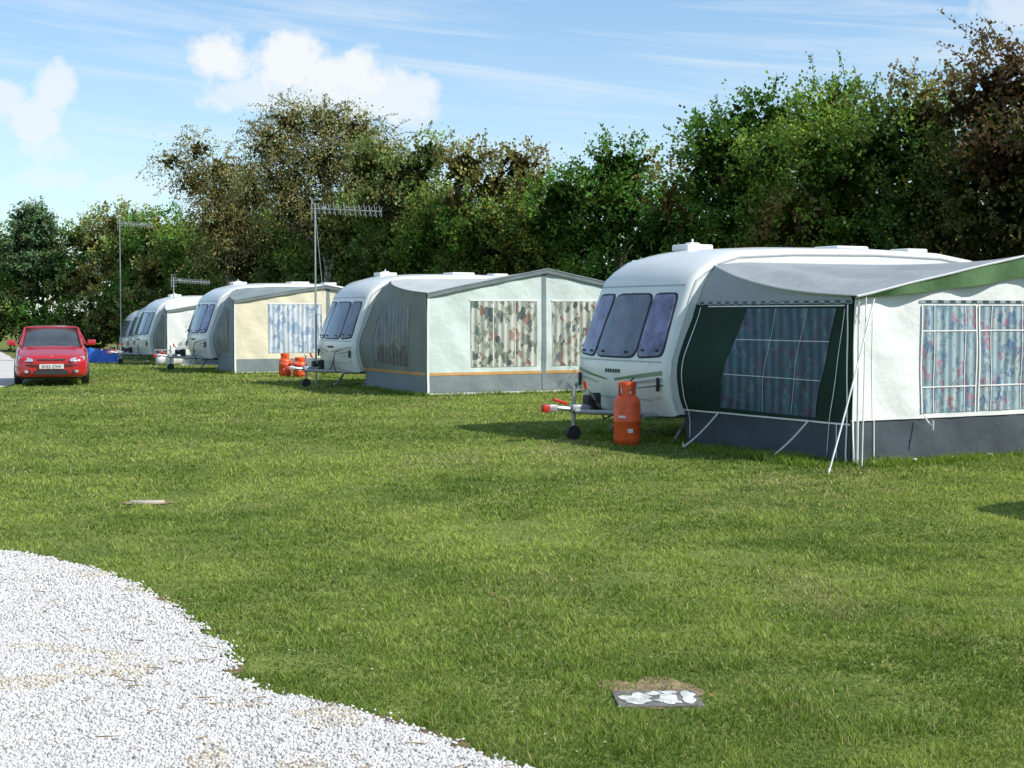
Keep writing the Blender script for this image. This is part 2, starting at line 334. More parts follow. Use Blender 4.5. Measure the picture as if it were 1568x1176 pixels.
# ------------------------------------------------------------ caravan
PROF0=[(.14,.36),(.03,.6),(-.02,.88),(.0,1.10),(.11,1.4),(.24,1.72),(.36,2.0),(.45,2.17),(.60,2.34),(.85,2.48),(1.25,2.58),(2.0,2.63),(3.2,2.65),(4.2,2.62),(4.75,2.53),(5.02,2.38),(5.15,2.1),(5.25,1.5),(5.25,.9),(5.15,.36)]
def fx(z):
    zs=[p[1] for p in PROF0[:11]];xs=[p[0] for p in PROF0[:11]]
    return float(np.interp(z,zs,xs))
def bulge(x,v,end=5.25): 
    t=(v-1.1)/1.1; 
    w=max(0,min(1,1-x/1.2)); w2=max(0,min(1,(x-end+.65)/.6))
    return .12*t*t*w-.06*t*t*w2
def FP(v,z,off): x=fx(z); return Vector((x+bulge(x,v)-off,v,z))
def roundquad(mb,c,fn,m,off,n=32,rings=5,sq=.42,grow=0,edge=.012):
    cu=sum(p[0] for p in c)/4;cz=sum(p[1] for p in c)/4
    c=[(p[0]+math.copysign(grow,p[0]-cu),p[1]+math.copysign(grow,p[1]-cz)) for p in c]
    def pt(r,i,o):
        t=2*math.pi*i/n; a=math.cos(t);b=math.sin(t)
        a=math.copysign(abs(a)**sq,a)*r;b=math.copysign(abs(b)**sq,b)*r
        s=(a+1)/2;q=(b+1)/2
        u=(c[0][0]*(1-s)+c[1][0]*s)*(1-q)+(c[3][0]*(1-s)+c[2][0]*s)*q
        z=(c[0][1]*(1-s)+c[1][1]*s)*(1-q)+(c[3][1]*(1-s)+c[2][1]*s)*q
        return fn(u,z,o)
    V=[pt(0,0,off)];F=[]
    for j in range(1,rings+1): V+=[pt(j/rings,i,off) for i in range(n)]
    V+=[pt(1.015,i,off-edge) for i in range(n)]
    F+=[(0,1+i,1+(i+1)%n) for i in range(n)]
    for j in range(rings): 
        for i in range(n): F.append((1+j*n+i,1+(j+1)*n+i,1+(j+1)*n+(i+1)%n,1+j*n+(i+1)%n))
    mb.part(V,F,m)
def caravan(B,style=0,co=.35,stretch=1.0,bar=0.0):
    o=loc2w(B,-co,0); z0=float(gz(o[0],o[1]))
    e=empty('touring_caravan',(o[0],o[1],z0),rad(28.1))
    PROF=[(x if x<1.25 else 1.25+(x-1.25)*stretch,z) for x,z in PROF0]; END=PROF[-2][0]
    st=[(0,.07),(.01,.035),(.03,.014),(.08,.002),(.3,0),(.6,0),(.9,0),(1.1,0),(1.3,0),(1.6,0),(1.9,0),(2.12,.002),(2.17,.014),(2.19,.035),(2.2,.07)]
    n=len(PROF);nor=[]
    for i in range(n):
        a=PROF[max(0,i-1)];b=PROF[min(n-1,i+1)];dx,dz=b[0]-a[0],b[1]-a[1];l=math.hypot(dx,dz);nor.append((dz/l,-dx/l))
    P=[]
    for v,ins in st:
        row=[]
        for i,(x,z) in enumerate(PROF):
            xx=x+nor[i][0]*ins;zz=z+nor[i][1]*ins
            xx+=bulge(x,v,END)
            if z>2.3: zz-=.06*((v-1.1)/1.1)**2
            row.append(Vector((xx,v,zz)))
        P.append(row)
    mb=MB(); mb.grid(P,0)
    k=len(P[0]); mb.part(P[0],[tuple(range(k))],0); mb.part(P[-1],[tuple(range(k))[::-1]],0)
    mb.part([P[0][0],P[0][-1],P[-1][-1],P[-1][0]],[(0,1,2,3)],1)
    mb.obj('body_shell',e,[M_white,M_rubber],True,50)
    mb=MB()
    for s in(0,len(st)-1):
        pr=P[s]; off=-.006 if s==0 else .006
        for i in range(n-1):
            a=pr[i]+Vector((0,off,0));b=pr[i+1]+Vector((0,off,0)); mb.tube(a,b,.016,n=6)
    mb.obj('edge_trim',e,[M_alu])
    mb=MB()
    W=[[(.62,1.13),(1.58,1.13),(1.54,1.95),(.66,1.95)],[(.10,1.16),(.56,1.13),(.60,1.95),(.16,1.95)],[(1.64,1.13),(2.10,1.16),(2.04,1.95),(1.60,1.95)]]
    for i,c in enumerate(W):
        roundquad(mb,c,FP,0,.012,grow=.022,sq=.26); roundquad(mb,c,FP,1 if i==0 else 2,.024,sq=.26)
    mb.obj('front_windows',e,[M_rubber,M_glass,M_glassl if style!=1 else M_glass],True,30)
    mb=MB()
    for c in W:
        for f in(.2,.8):
            v=c[0][0]*(1-f)+c[1][0]*f; p=FP(v,c[0][1]+.06,.035); mb.box(p,(.012,.022,.014),0,.004)
    for v in(.12,2.08):
        p=FP(v,.78,.03); mb.box(p,(.02,.02,.09),0,.012)
    mb.obj('catches_and_handles',e,[M_rubber])
    mb=MB()
    def strip(v0,v1,za,zb,m,off=.004,za2=None,zb2=None):
        if za2 is None: za2,zb2=za,zb
        k=10;R=[[FP(v0+(v1-v0)*i/k,za+(za2-za)*i/k,off) for i in range(k+1)],[FP(v0+(v1-v0)*i/k,zb+(zb2-zb)*i/k,off) for i in range(k+1)]]
        mb.grid(R,m)
    strip(.08,2.12,1.062,1.08,0,.003); strip(.3,1.9,.56,.57,0,.004); strip(.08,2.12,2.062,2.08,0,.003)
    strip(.3,.31,.57,1.062,0,.005); strip(1.89,1.9,.57,1.062,0,.005)
    g=1 if style in(0,3) else 2
    strip(.06,1.05,.90,.96,g,.006,.80,.83); strip(.06,.8,.82,.87,2,.006,.75,.77); strip(.06,.6,.76,.785,g,.006,.71,.72)
    strip(2.14,1.25,.90,.95,g,.006,.80,.82); strip(2.14,1.5,.82,.85,2,.006,.75,.765)
    for i in range(6): strip(1.28-.065*i,1.28-.065*i-.045,.905,.955,3,.006)
    mb.obj('seams_and_stripes',e,[M_greyd,M_green,M_greyd,M_rubber],False)
    mb=MB()
    for v in(.16,2.04): mb.box(FP(v,.62,.01),(.012,.04,.02),0,.006)
    mb.obj('marker_lamps',e,[mat('amber_lens',(.7,.5,.3),rough=.2)])
    mb=MB()
    def rl(x,y,a,b,h):
        z=2.60; mb.box((x,y,z+h/2),(a,b,h/2+.02),0,.03)
    rl(1.5,1.4,.22,.2,.05); rl(1.5,1.4,.09,.08,.08); rl(3.1*stretch+.25,1.2,.3,.28,.07); rl(END-.95,1.0,.2,.2,.05)
    mb.tube((1.5,1.4,2.6),(1.5,1.4,2.75),.015)
    mb.obj('rooflights',e,[M_roofw])
    mb=MB()
    roundquad(mb,[(.4,1.25),(1.8,1.25),(1.75,1.9),(.45,1.9)],lambda u,z,o:Vector((END+.01-max(0,(z-1.5))*.17+o,u,z)),0,.015)
    for (a,b) in((.9,1.8),(2.6,3.6)):
        roundquad(mb,[(a,1.2),(b,1.2),(b,1.9),(a,1.9)],lambda u,z,o:Vector((u,2.2+o,z)),0,.015)
    mb.obj('side_and_rear_windows',e,[M_glass])
    mb=MB()
    d=bar
    for y in(.35,1.85): mb.tube((-.0,y,.36),(END-.25,y,.34),.04)
    mb.tube((.3,.45,.36),(-.75+d,1.04,.40),.035);mb.tube((.3,1.75,.36),(-.75+d,1.16,.40),.035)
    mb.tube((-.70+d,1.1,.42),(-1.05+d,1.1,.46),.035,.03);mb.box((-1.07+d,1.1,.45),(.07,.045,.05),0,.02)
    mb.box((-.65+d,1.1,.44),(.14,.07,.05),0,.02)
    mb.tube((-.67+d,1.22,.12),(-.67+d,1.22,.72),.024);mb.tube((-.67+d,1.22,.3),(-.67+d,1.22,.5),.034);mb.tube((-.67+d,1.22,.72),(-.67+d,1.32,.74),.012)
    mb.tube((-.40+d,1.0,.45),(-.60+d,.98,.72),.013);
    for (x,y) in((.45,.3),(.45,1.9),(END-.45,.3),(END-.45,1.9)): mb.tube((x+.25,y,.36),(x,y,.03),.022); mb.box((x,y,.015),(.07,.07,.015),0,.005)
    mb.obj('drawbar_and_chassis',e,[M_galv])
    mb=MB(); mb.tube((-.67+d,1.19,.1),(-.67+d,1.25,.1),.1,n=18)
    mb.box((-.47+d,1.1,.54),(.09,.08,.07),0,.02); mb.box((-.25+d,1.35,.50),(.07,.05,.12),0,.02)
    mb.obj('jockey_wheel',e,[M_rubber])
    mb=MB(); mb.box((-.95+d,1.1,.535),(.11,.025,.02),0,.01,0,.3); mb.tube((-.62+d,.98,.70),(-.65+d,.97,.80),.02); mb.box((-1.17+d,1.1,.45),(.05,.05,.05),0,.02)
    mb.obj('coupling_handle',e,[M_red])
    mb=MB()
    for y in(.2,2.0):
        mb.lathe([(0,-.08),(.17,-.08),(.29,-.07),(.31,0),(.29,.07),(.17,.08),(0,.08)],(2.9*stretch,y,.31),24,0,'Y')
        mb.lathe([(0,-.09),(.16,-.09)],(2.9*stretch,y,.31),16,1,'Y');mb.lathe([(.16,.09),(0,.09)],(2.9*stretch,y,.31),16,1,'Y')
    mb.obj('road_wheels',e,[M_rubber,M_galv])
    mb=MB();pts=[(-.0,.9,.62),(-.15,.85,.35),(-.3,.85,.3),(-.42+d,.95,.5),(-.55+d,1.0,.58)]
    for a,b in zip(pts,pts[1:]): mb.tube(a,b,.011,n=6)
    pts=[(-.02,.55,.85),(-.14,.5,.80),(-.2,.45,.6),(-.15,.42,.40),(-.05,.5,.34)]
    for a,b in zip(pts,pts[1:]): mb.tube(a,b,.011,n=6)
    mb.obj('gas_hose_and_cable',e,[M_rubber])
    return e

# ------------------------------------------------------------ awnings
def disp(u,z): return .014*math.sin(u*4.1+z*1.3)*math.sin(z*2.3+u)+.007*math.sin(u*9+z*6)
class Awn:
    def __init__(s,B,D,L,zc,zp,co,zr=2.40,over=.10):
        z0=float(gz(*B)); s.e=empty('caravan_awning',(B[0],B[1],z0),rad(28.1))
        s.D=D;s.L=L;s.zc=zc;s.zp=zp;s.zr=zr;s.over=over;s.co=co
    def lean(s,u,z):
        if u>=s.D: return 0
        t=(fx(min(z,2.45))-s.co+.30); return t*(1-u/s.D)**1.1
    def S(s,u,z,off):
        return Vector((s.lean(u,z)-off-disp(u,z)*(1 if 0.05<z<1.7 else 0),-u,z))
    def Fr(s,u,z,off): return Vector((u,-s.D-off-disp(u+3,z),z))
    def quad(s,mb,fn,c,m,off=0,nu=14,nz=10):
        R=[]
        for j in range(nz+1):
            q=j/nz;row=[]
            for i in range(nu+1):
                a=i/nu
                u=(c[0][0]*(1-a)+c[1][0]*a)*(1-q)+(c[3][0]*(1-a)+c[2][0]*a)*q
                z=(c[0][1]*(1-a)+c[1][1]*a)*(1-q)+(c[3][1]*(1-a)+c[2][1]*a)*q
                row.append(fn(u,z,off))
            R.append(row)
        mb.grid(R,m)
    def eave(s,x): return s.zc+(s.zp-s.zc)*max(0,1-abs(2*x/s.L-1))**.95
    def roof(s,m,sag=.05,edge=None):
        mb=MB();R=[];nx=40
        for j in range(15):
            v=j/14;row=[]
            for i in range(nx+1):
                x=s.L*i/nx; fe=min(1,x/.5+.0); rear=min(1,(s.L-x)/.5)
                zrail=s.zr-.05*(1-fe)**2-.1*(1-rear)**2
                z=zrail*(1-v)+s.eave(x)*v - sag*math.sin(math.pi*v)*(.6+.4*math.cos(x*7))-.012*math.sin(x*6)*math.sin(3*v)
                row.append(Vector(((x-.03 if i==0 else x)+(s.lean(v*s.D,z)*(1-x/s.L)),-v*(s.D+s.over)-.0,z)))
            R.append(row)
        mb.grid(R,0); o=mb.obj('roof_canopy',s.e,[m])
        mb=MB()
        for i in range(nx):
            mb.tube(R[-1][i]+Vector((0,-.0,-.01)),R[-1][i+1]+Vector((0,0,-.01)),.014,n=6)
        for j in range(14): mb.tube(R[j][0],R[j+1][0],.010,n=6)
        mb.obj('hem_piping',s.e,[edge or M_rope])
        s.R=R
        return R
    def gable(s,mb,zb,m,n=14):
        R=[[],[],[],[]]
        for j in range(15):
            p=s.R[j][0]; u=min(s.D,-p.y)
            for k in range(4):
                z=zb+(p.z-.008-zb)*k/3; q=s.S(u,z,0); 
                if k==3: q=Vector((p.x,-u,p.z-.008))
                R[k].append(q)
        mb.grid(R,m)
def peg(mb,p,q,r=.008):
    p=Vector(p);q=Vector(q);k=10;prev=p
    for i in range(1,k+1):
        t=i/k;c=p.lerp(q,t);c.z-=.03*math.sin(math.pi*t); mb.tube(prev,c,r,n=5); prev=c
    mb.tube(q+Vector((0,0,-.05)),q+Vector((0,0,.06)),.008,n=5)

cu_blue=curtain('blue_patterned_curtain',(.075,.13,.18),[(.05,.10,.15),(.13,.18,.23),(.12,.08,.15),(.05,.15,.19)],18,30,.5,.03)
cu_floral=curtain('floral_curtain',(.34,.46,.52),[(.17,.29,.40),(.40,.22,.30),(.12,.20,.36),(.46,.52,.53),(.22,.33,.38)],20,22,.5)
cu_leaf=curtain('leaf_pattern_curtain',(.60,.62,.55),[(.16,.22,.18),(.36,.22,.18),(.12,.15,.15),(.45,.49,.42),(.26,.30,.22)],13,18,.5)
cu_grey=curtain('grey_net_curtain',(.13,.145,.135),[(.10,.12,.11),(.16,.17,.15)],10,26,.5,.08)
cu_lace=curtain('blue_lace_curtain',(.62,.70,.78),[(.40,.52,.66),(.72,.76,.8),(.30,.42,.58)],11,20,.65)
C_roof1=cloth('awning_roof_grey',(.31,.34,.35)); C_side1=cloth('awning_side_grey',(.33,.36,.37)); C_roof3=cloth('awning_roof_slate',(.25,.29,.29))
C_dgreen=cloth('dark_green_canvas',(.016,.042,.028),.2); C_white=cloth('white_canvas',(.78,.79,.77))
C_skirt=cloth('dark_grey_mud_skirt',(.075,.09,.105),.2); C_mgreen=cloth('mid_green_canvas',(.11,.20,.09),.1)
C_olive=cloth('olive_grey_canvas',(.22,.24,.22),.1); C_mint=cloth('pale_mint_canvas',(.62,.71,.67)); C_slate=cloth('slate_canvas',(.22,.26,.27),.1)
C_cream=cloth('cream_canvas',(.76,.70,.52)); C_lgrey=cloth('light_grey_canvas',(.52,.55,.53)); C_orange=cloth('orange_band',(.62,.34,.12))
m,nt,b=newmat('checked_trim_tape'); tc=N(nt,'ShaderNodeTexCoord'); ck=N(nt,'ShaderNodeTexChecker'); ck.inputs['Scale'].default_value=11; ck.inputs[1].default_value=(.30,.33,.34,1); ck.inputs[2].default_value=(.04,.07,.07,1); nt.links.new(tc.outputs['Object'],ck.inputs['Vector']); nt.links.new(ck.outputs[0],b.inputs['Base Color']); C_check=m

caravan(BS['c1'],0,.56,1.22,.12)
a=Awn(BS['c1'],3.0,5.4,1.90,2.42,.56,2.38,.12)
a.roof(C_roof1,.09,M_alu)
mb=MB(); S=a.S;Fq=a.Fr
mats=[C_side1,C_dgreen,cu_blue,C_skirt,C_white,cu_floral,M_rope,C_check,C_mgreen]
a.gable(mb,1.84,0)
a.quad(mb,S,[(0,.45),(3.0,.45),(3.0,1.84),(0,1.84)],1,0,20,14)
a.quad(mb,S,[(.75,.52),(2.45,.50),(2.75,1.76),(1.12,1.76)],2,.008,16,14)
a.quad(mb,S,[(0,0),(3.0,0),(3.0,.45),(0,.45)],3,0,24,5)
a.quad(mb,S,[(-.0,1.81),(3.02,1.81),(3.02,1.85),(-.0,1.85)],7,.012,24,1)
def line(u0,z0,u1,z1,w=.022,fn=S,off=.016):
    d=Vector((u1-u0,z1-z0)).normalized();p=Vector((-d.y,d.x))*w/2
    a.quad(mb,fn,[(u0-p.x,z0-p.y),(u1-p.x,z1-p.y),(u1+p.x,z1+p.y),(u0+p.x,z0+p.y)],6,off,16,1)
line(0,.455,3,.455,.02); line(.10,.1,.14,1.78,.016)
line(.9,.95,2.55,.93,.007); line(1.02,1.38,2.66,1.38,.007); line(1.55,.52,1.68,1.76,.005); line(2.05,.52,2.25,1.76,.005)
line(2.95,0,2.95,1.8,.022); line(.3,1.79,2.9,1.79,.014); line(2.80,.05,2.80,.45,.014); line(2.62,.05,2.90,1.75,.010)
eL=a.L/2
a.quad(mb,Fq,[(0,.5),(.05,.5),(.05,1.86),(0,1.86)],1)
a.quad(mb,Fq,[(.05,.5),(eL,.5),(eL,2.35),(.05,1.88)],4,0,24,14); a.quad(mb,Fq,[(eL,.5),(a.L,.5),(a.L,1.88),(eL,2.35)],4,0,24,14)
a.quad(mb,Fq,[(0,0),(a.L,0),(a.L,.5),(0,.5)],3,0,50,5)
for (u0,u1) in((1.04,1.90),(1.95,2.85),(3.2,4.3)):
    a.quad(mb,Fq,[(u0,.55),(u1,.55),(u1,1.80),(u0,1.80)],5,.008,14,12)
    for z in(.85,1.50): line(u0,z,u1,z,.016,Fq)
    for f in(.22,.78): line(u0+(u1-u0)*f,.55,u0+(u1-u0)*f,1.80,.010,Fq)
    line(u0,1.80,u1,1.80,.016,Fq);line(u0,.55,u0,1.80,.02,Fq);line(u1,.55,u1,1.80,.02,Fq)
line(0.0,.5,a.L,.5,.016,Fq); line(.35,.0,.30,1.84,.012,Fq); line(.03,0,.03,1.88,.03,Fq,.018)
a.quad(mb,Fq,[(1.0,1.82),(a.L-1,1.82),(a.L-1,1.855),(1.0,1.855)],7,.010,30,1)
mb.obj('walls_and_windows',a.e,mats)
mb=MB();R=[[],[],[]]
for i in range(41):
    x=a.L*i/40; t=min(1,x/eL) if x<eL else min(1,(a.L-x)/eL); z=a.eave(x)-.015
    dpt=.03+.22*math.sin(t*1.5)**1.1
    for j in range(3): R[j].append(Vector((x,-a.D-.12+.02*j+.02*math.sin(x*6)*j,z-dpt*j/2)))
mb.grid(R,0); mb.obj('green_valance',a.e,[C_mgreen])
mb=MB(); mb.tube((.05,-3.06,.0),(.05,-3.06,1.9),.013)
peg(mb,(.20,-3.14,1.86),(-.78,-3.55,0),.010); peg(mb,(-.14,-.72,.46),(-.42,-.35,0),.010); peg(mb,(-.06,-2.35,.46),(-.45,-2.1,0),.010)
peg(mb,(.10,-3.12,1.88),(-.05,-3.25,.0),.008); peg(mb,(1.0,-3.1,.55),(1.05,-3.2,.42),.008)
mb.obj('poles_and_guy_ropes',a.e,[M_rope])
mb=MB(); 
for i in range(9): mb.box((.3+i*.6,-3.06,.02),(.03,.02,.02),0,.006)
mb.obj('hem_pegs',a.e,[M_rope])

def awning_b(B,D,L,zc,zp,side,sidewin,front,win,skirt,roofm,wins,stripe=None,poles=None,zr=2.42,round_win=False,trim=None,co=.35):
    a=Awn(B,D,L,zc,zp,co,zr,.06); a.roof(roofm,.05,trim or C_slate)
    trim=trim or C_slate
    mb=MB();S=a.S;Fq=a.Fr; eL=L/2
    mats=[side,sidewin,skirt,front,win,trim,stripe or M_rope,M_rope]
    a.gable(mb,1.95,0)
    a.quad(mb,S,[(0,.42),(D,.42),(D,1.95),(0,1.95)],0,0,20,12)
    a.quad(mb,S,[(D*.28,.62),(D*.74,.58),(D*.74,1.82),(D*.24,1.88)],1,.008,12,12)
    a.quad(mb,S,[(0,0),(D,0),(D,.42),(0,.42)],2,0,20,4)
    a.quad(mb,Fq,[(0,.42),(eL,.42),(eL,zp-.03),(0,zc-.02)],3,0,24,14); a.quad(mb,Fq,[(eL,.42),(L,.42),(L,zc-.02),(eL,zp-.03)],3,0,24,14)
    a.quad(mb,Fq,[(0,.05),(L,.05),(L,.42),(0,.42)],2,0,40,4); a.quad(mb,Fq,[(0,0),(L,0),(L,.06),(0,.06)],7,.01,40,1)
    if stripe:
        a.quad(mb,Fq,[(0,.42),(L,.42),(L,.48),(0,.48)],6,.006,40,1); a.quad(mb,S,[(0,.42),(D,.42),(D,.48),(0,.48)],6,.006,20,1)
    for (u0,u1) in wins:
        a.quad(mb,Fq,[(u0,.58),(u1,.58),(u1,1.98),(u0,1.98)],4,.008,14,12)
        a.quad(mb,Fq,[(u0-.02,1.96),(u1+.02,1.96),(u1+.02,2.0),(u0-.02,2.0)],7,.014,12,1)
        for f in(.33,.66): a.quad(mb,Fq,[(u0+(u1-u0)*f-.008,.58),(u0+(u1-u0)*f+.008,.58),(u0+(u1-u0)*f+.008,1.98),(u0+(u1-u0)*f-.008,1.98)],7,.013,1,8)
    for u in (poles or []): a.quad(mb,Fq,[(u-.05,.05),(u+.05,.05),(u+.05,min(zp-.05,a.eave(u)-.02)),(u-.05,min(zp-.05,a.eave(u)-.02))],5,.012,2,12)
    a.quad(mb,Fq,[(0,0),(.05,0),(.05,zc-.02),(0,zc-.02)],7,.014,2,10)
    a.quad(mb,S,[(D-.08,0),(D,0),(D,zc-.02),(D-.08,zc-.02)],5,.010,2,10); a.quad(mb,S,[(D*.2,.45),(D*.2+.05,.45),(D*.2+.02,1.9),(D*.2-.03,1.9)],5,.010,2,10)
    if round_win: roundquad(mb,[(.9,1.1),(1.7,1.1),(1.7,1.9),(.9,1.9)],Fq,5,.02,sq=1.0); roundquad(mb,[(1.0,1.2),(1.6,1.2),(1.6,1.8),(1.0,1.8)],Fq,7,.03,sq=1.0); roundquad(mb,[(1.08,1.25),(1.52,1.25),(1.52,1.75),(1.08,1.75)],Fq,4,.04,sq=1.0)
    mb.obj('walls_and_windows',a.e,mats)
    mb=MB();R=[[],[]]
    for i in range(31):
        x=L*i/30;z=a.eave(x)-.01
        R[0].append(Vector((x,-D-.065,z)));R[1].append(Vector((x,-D-.05,z-.09)))
    mb.grid(R,0);mb.obj('eave_band',a.e,[trim])
    return a
caravan(BS['c2'],1,.33,1,.1)
awning_b(BS['c2'],3.5,5.6,2.12,2.66,C_olive,cu_grey,C_mint,cu_leaf,C_slate,C_lgrey,[(1.0,2.58),(2.95,4.4)],C_orange,[2.75,5.3],zr=2.50)
caravan(BS['c3'],2,.12)
awning_b(BS['c3'],2.6,5.4,2.08,2.52,C_slate,cu_grey,C_cream,cu_lace,C_slate,C_roof3,[(1.0,2.6),(3.3,4.4)],None,[2.8],zr=2.48,co=.12)
caravan(BS['c4'],1,.2)
awning_b(BS['c4'],2.4,5.0,2.05,2.45,C_slate,cu_grey,C_white,cu_grey,C_slate,C_white,[(2.6,3.6)],None,[2.3],zr=2.46,round_win=True,co=.2)
caravan(BS['c5'],2); caravan(BS['c6'],1); caravan(BS['c0'],0)  # caravan c0 stands out of view, added for the ground shadow it casts

def gas_bottle(x,y,h=.82,r=.175):
    e=empty('gas_bottle',(x,y,float(gz(x,y)))); k=h/.82
    mb=MB(); mb.lathe([(0,.02),(r*.8,.0),(r*.85,.03),(r*.97,.05),(r,.09),(r,.30),(r*1.02,.305),(r*1.02,.32),(r,.325),(r,.52*k),(r*.97,.57*k),(r*.8,.625*k),(r*.45,.655*k),(0,.66*k)],(0,0,0),32)
    rc=r*.66;z0=.62*k;z1=h
    for w0,w1 in((.05,.85),(1.3,2.1),(2.5,3.5),(4.1,4.9),(5.2,6.0)):
        R=[[Vector((math.cos(w0+(w1-w0)*i/6)*rr,math.sin(w0+(w1-w0)*i/6)*rr,z)) for i in range(7)] for rr,z in((rc,z0),(rc,z1-.06),(rc-.015,z1-.06),(rc-.015,z0),(rc,z0))]
        mb.grid(R)
    mb.lathe([(rc,z1-.07),(rc+.008,z1-.04),(rc,z1),(rc-.03,z1+.004),(rc-.035,z1-.02),(rc-.02,z1-.07),(rc,z1-.07)],(0,0,0),28)
    mb.obj('steel_bottle',e,[M_orange],True,40)
    mb=MB(); mb.tube((0,0,.65*k),(0,0,.76*k),.022); mb.tube((0,0,.72*k),(.07,-.03,.72*k),.018); mb.obj('valve',e,[M_galv])
    mb=MB(); R=[[Vector((math.cos(t)*(r+.003),math.sin(t)*(r+.003),z)) for t in np.linspace(-2.3,-1.75,8)] for z in(.36,.39)]; mb.grid(R)
    R=[[Vector((math.cos(t)*(r+.003),math.sin(t)*(r+.003),z)) for t in np.linspace(-1.6,-1.2,8)] for z in(.17,.22)]; mb.grid(R); mb.obj('label',e,[M_label])
gas_bottle(1.49,18.55)
gas_bottle(-6.15,38.9,.62,.17); gas_bottle(-5.72,38.7,.52,.2)

def aerial(x,y,H,L,ang,z_el=.14,guy=False,n=13):
    e=empty('tv_aerial',(x,y,float(gz(x,y)))); mb=MB(); mb.tube((0,0,0),(0,0,H*.55),.027,n=8); mb.tube((0,0,H*.55),(0,0,H),.02,n=8)
    if guy: mb.tube((0,0,H-.15),(.18,0,H*.5),.008,n=5)
    mb.obj('mast',e,[M_galv])
    c,s=math.cos(ang),math.sin(ang); mb=MB(); z=H-.12
    mb.tube((-.12*c,-.12*s,z),(L*c,L*s,z-.09),.014)
    for i in range(n):
        t=.1+(L-.14)*i/(n-1); X,Y=c*t,s*t; zz=z-.09*t/L; h=z_el*(1 if i%2 else .85)
        mb.tube((X-.03*c,Y-.03*s,zz+h),(X+.03*c,Y+.03*s,zz-h),.009,n=5); mb.tube((X+.05*c,Y+.05*s,zz+h*.8),(X-.03*c,Y-.03*s,zz-h*.8),.007,n=5)
    for dz in(-.22,-.11,.11,.2): mb.tube((-.05*c,-.05*s,z+dz),( .12*c,.12*s,z+dz*1.05),.009,n=5)
    mb.tube((-.08*c,-.08*s,z-.28),(-.08*c,-.08*s,z+.24),.009,n=5)
    mb.box((.22*c,.22*s,z),(.06,.03,.04),0,.01)
    mb.obj('yagi_antenna',e,[M_galv])
aerial(-4.75,34.8,4.35,1.65,rad(-8),.15,True)
aerial(-16.4,60.3,5.95,1.35,rad(5),.13)
aerial(-13.0,55.3,3.35,1.4,rad(0),.11); 
def water_barrel(x,y,c,rz=0):
    e=empty('water_barrel',(x,y,float(gz(x,y))),rz); mb=MB(); r=.2
    mb.lathe([(0,-.27),(r*.9,-.27),(r,-.24),(r,-.1),(r*.96,-.09),(r*.96,.09),(r,.1),(r,.24),(r*.9,.27),(0,.27)],(0,0,r),24,0,'X')
    mb.obj('barrel',e,[mat('barrel_plastic',c,rough=.45)],True,40)
    mb=MB()
    for s in(-.3,.3): mb.tube((s,0,r),(s*.9,.35,.55),.012)
    mb.tube((-.27,.35,.55),(.27,.35,.55),.014); mb.obj('handle',e,[M_galv])
water_barrel(-12.6,52.0,(.6,.6,.6),.4); water_barrel(-12.0,51.0,(.55,.56,.54),1.2)
def tarp(x,y,w,d,h):
    g=np.linspace(-1,1,26); X,Y=np.meshgrid(g,g); 
    Z=h*np.clip(1-X**4,0,1)*np.clip(1-Y**4,0,1)*(.35+.9*fbm(X*2.3+9,Y*2.3+4,15,3)); idx=np.arange(26*26).reshape(26,26)
    F=np.stack([idx[:-1,:-1],idx[:-1,1:],idx[1:,1:],idx[1:,:-1]],-1).reshape(-1,4)
    o=add('blue_tarpaulin',npmesh('blue_tarpaulin',np.stack([X*w,Y*d,Z+.01],-1),4,F=F),None,mat('blue_tarp',(.03,.13,.5),rough=.35,var=.3,scale=3),True); o.location=(x,y,float(gz(x,y)))
tarp(-17.3,60.8,.75,.6,.55); tarp(-19.0,64.5,.6,.5,.6)

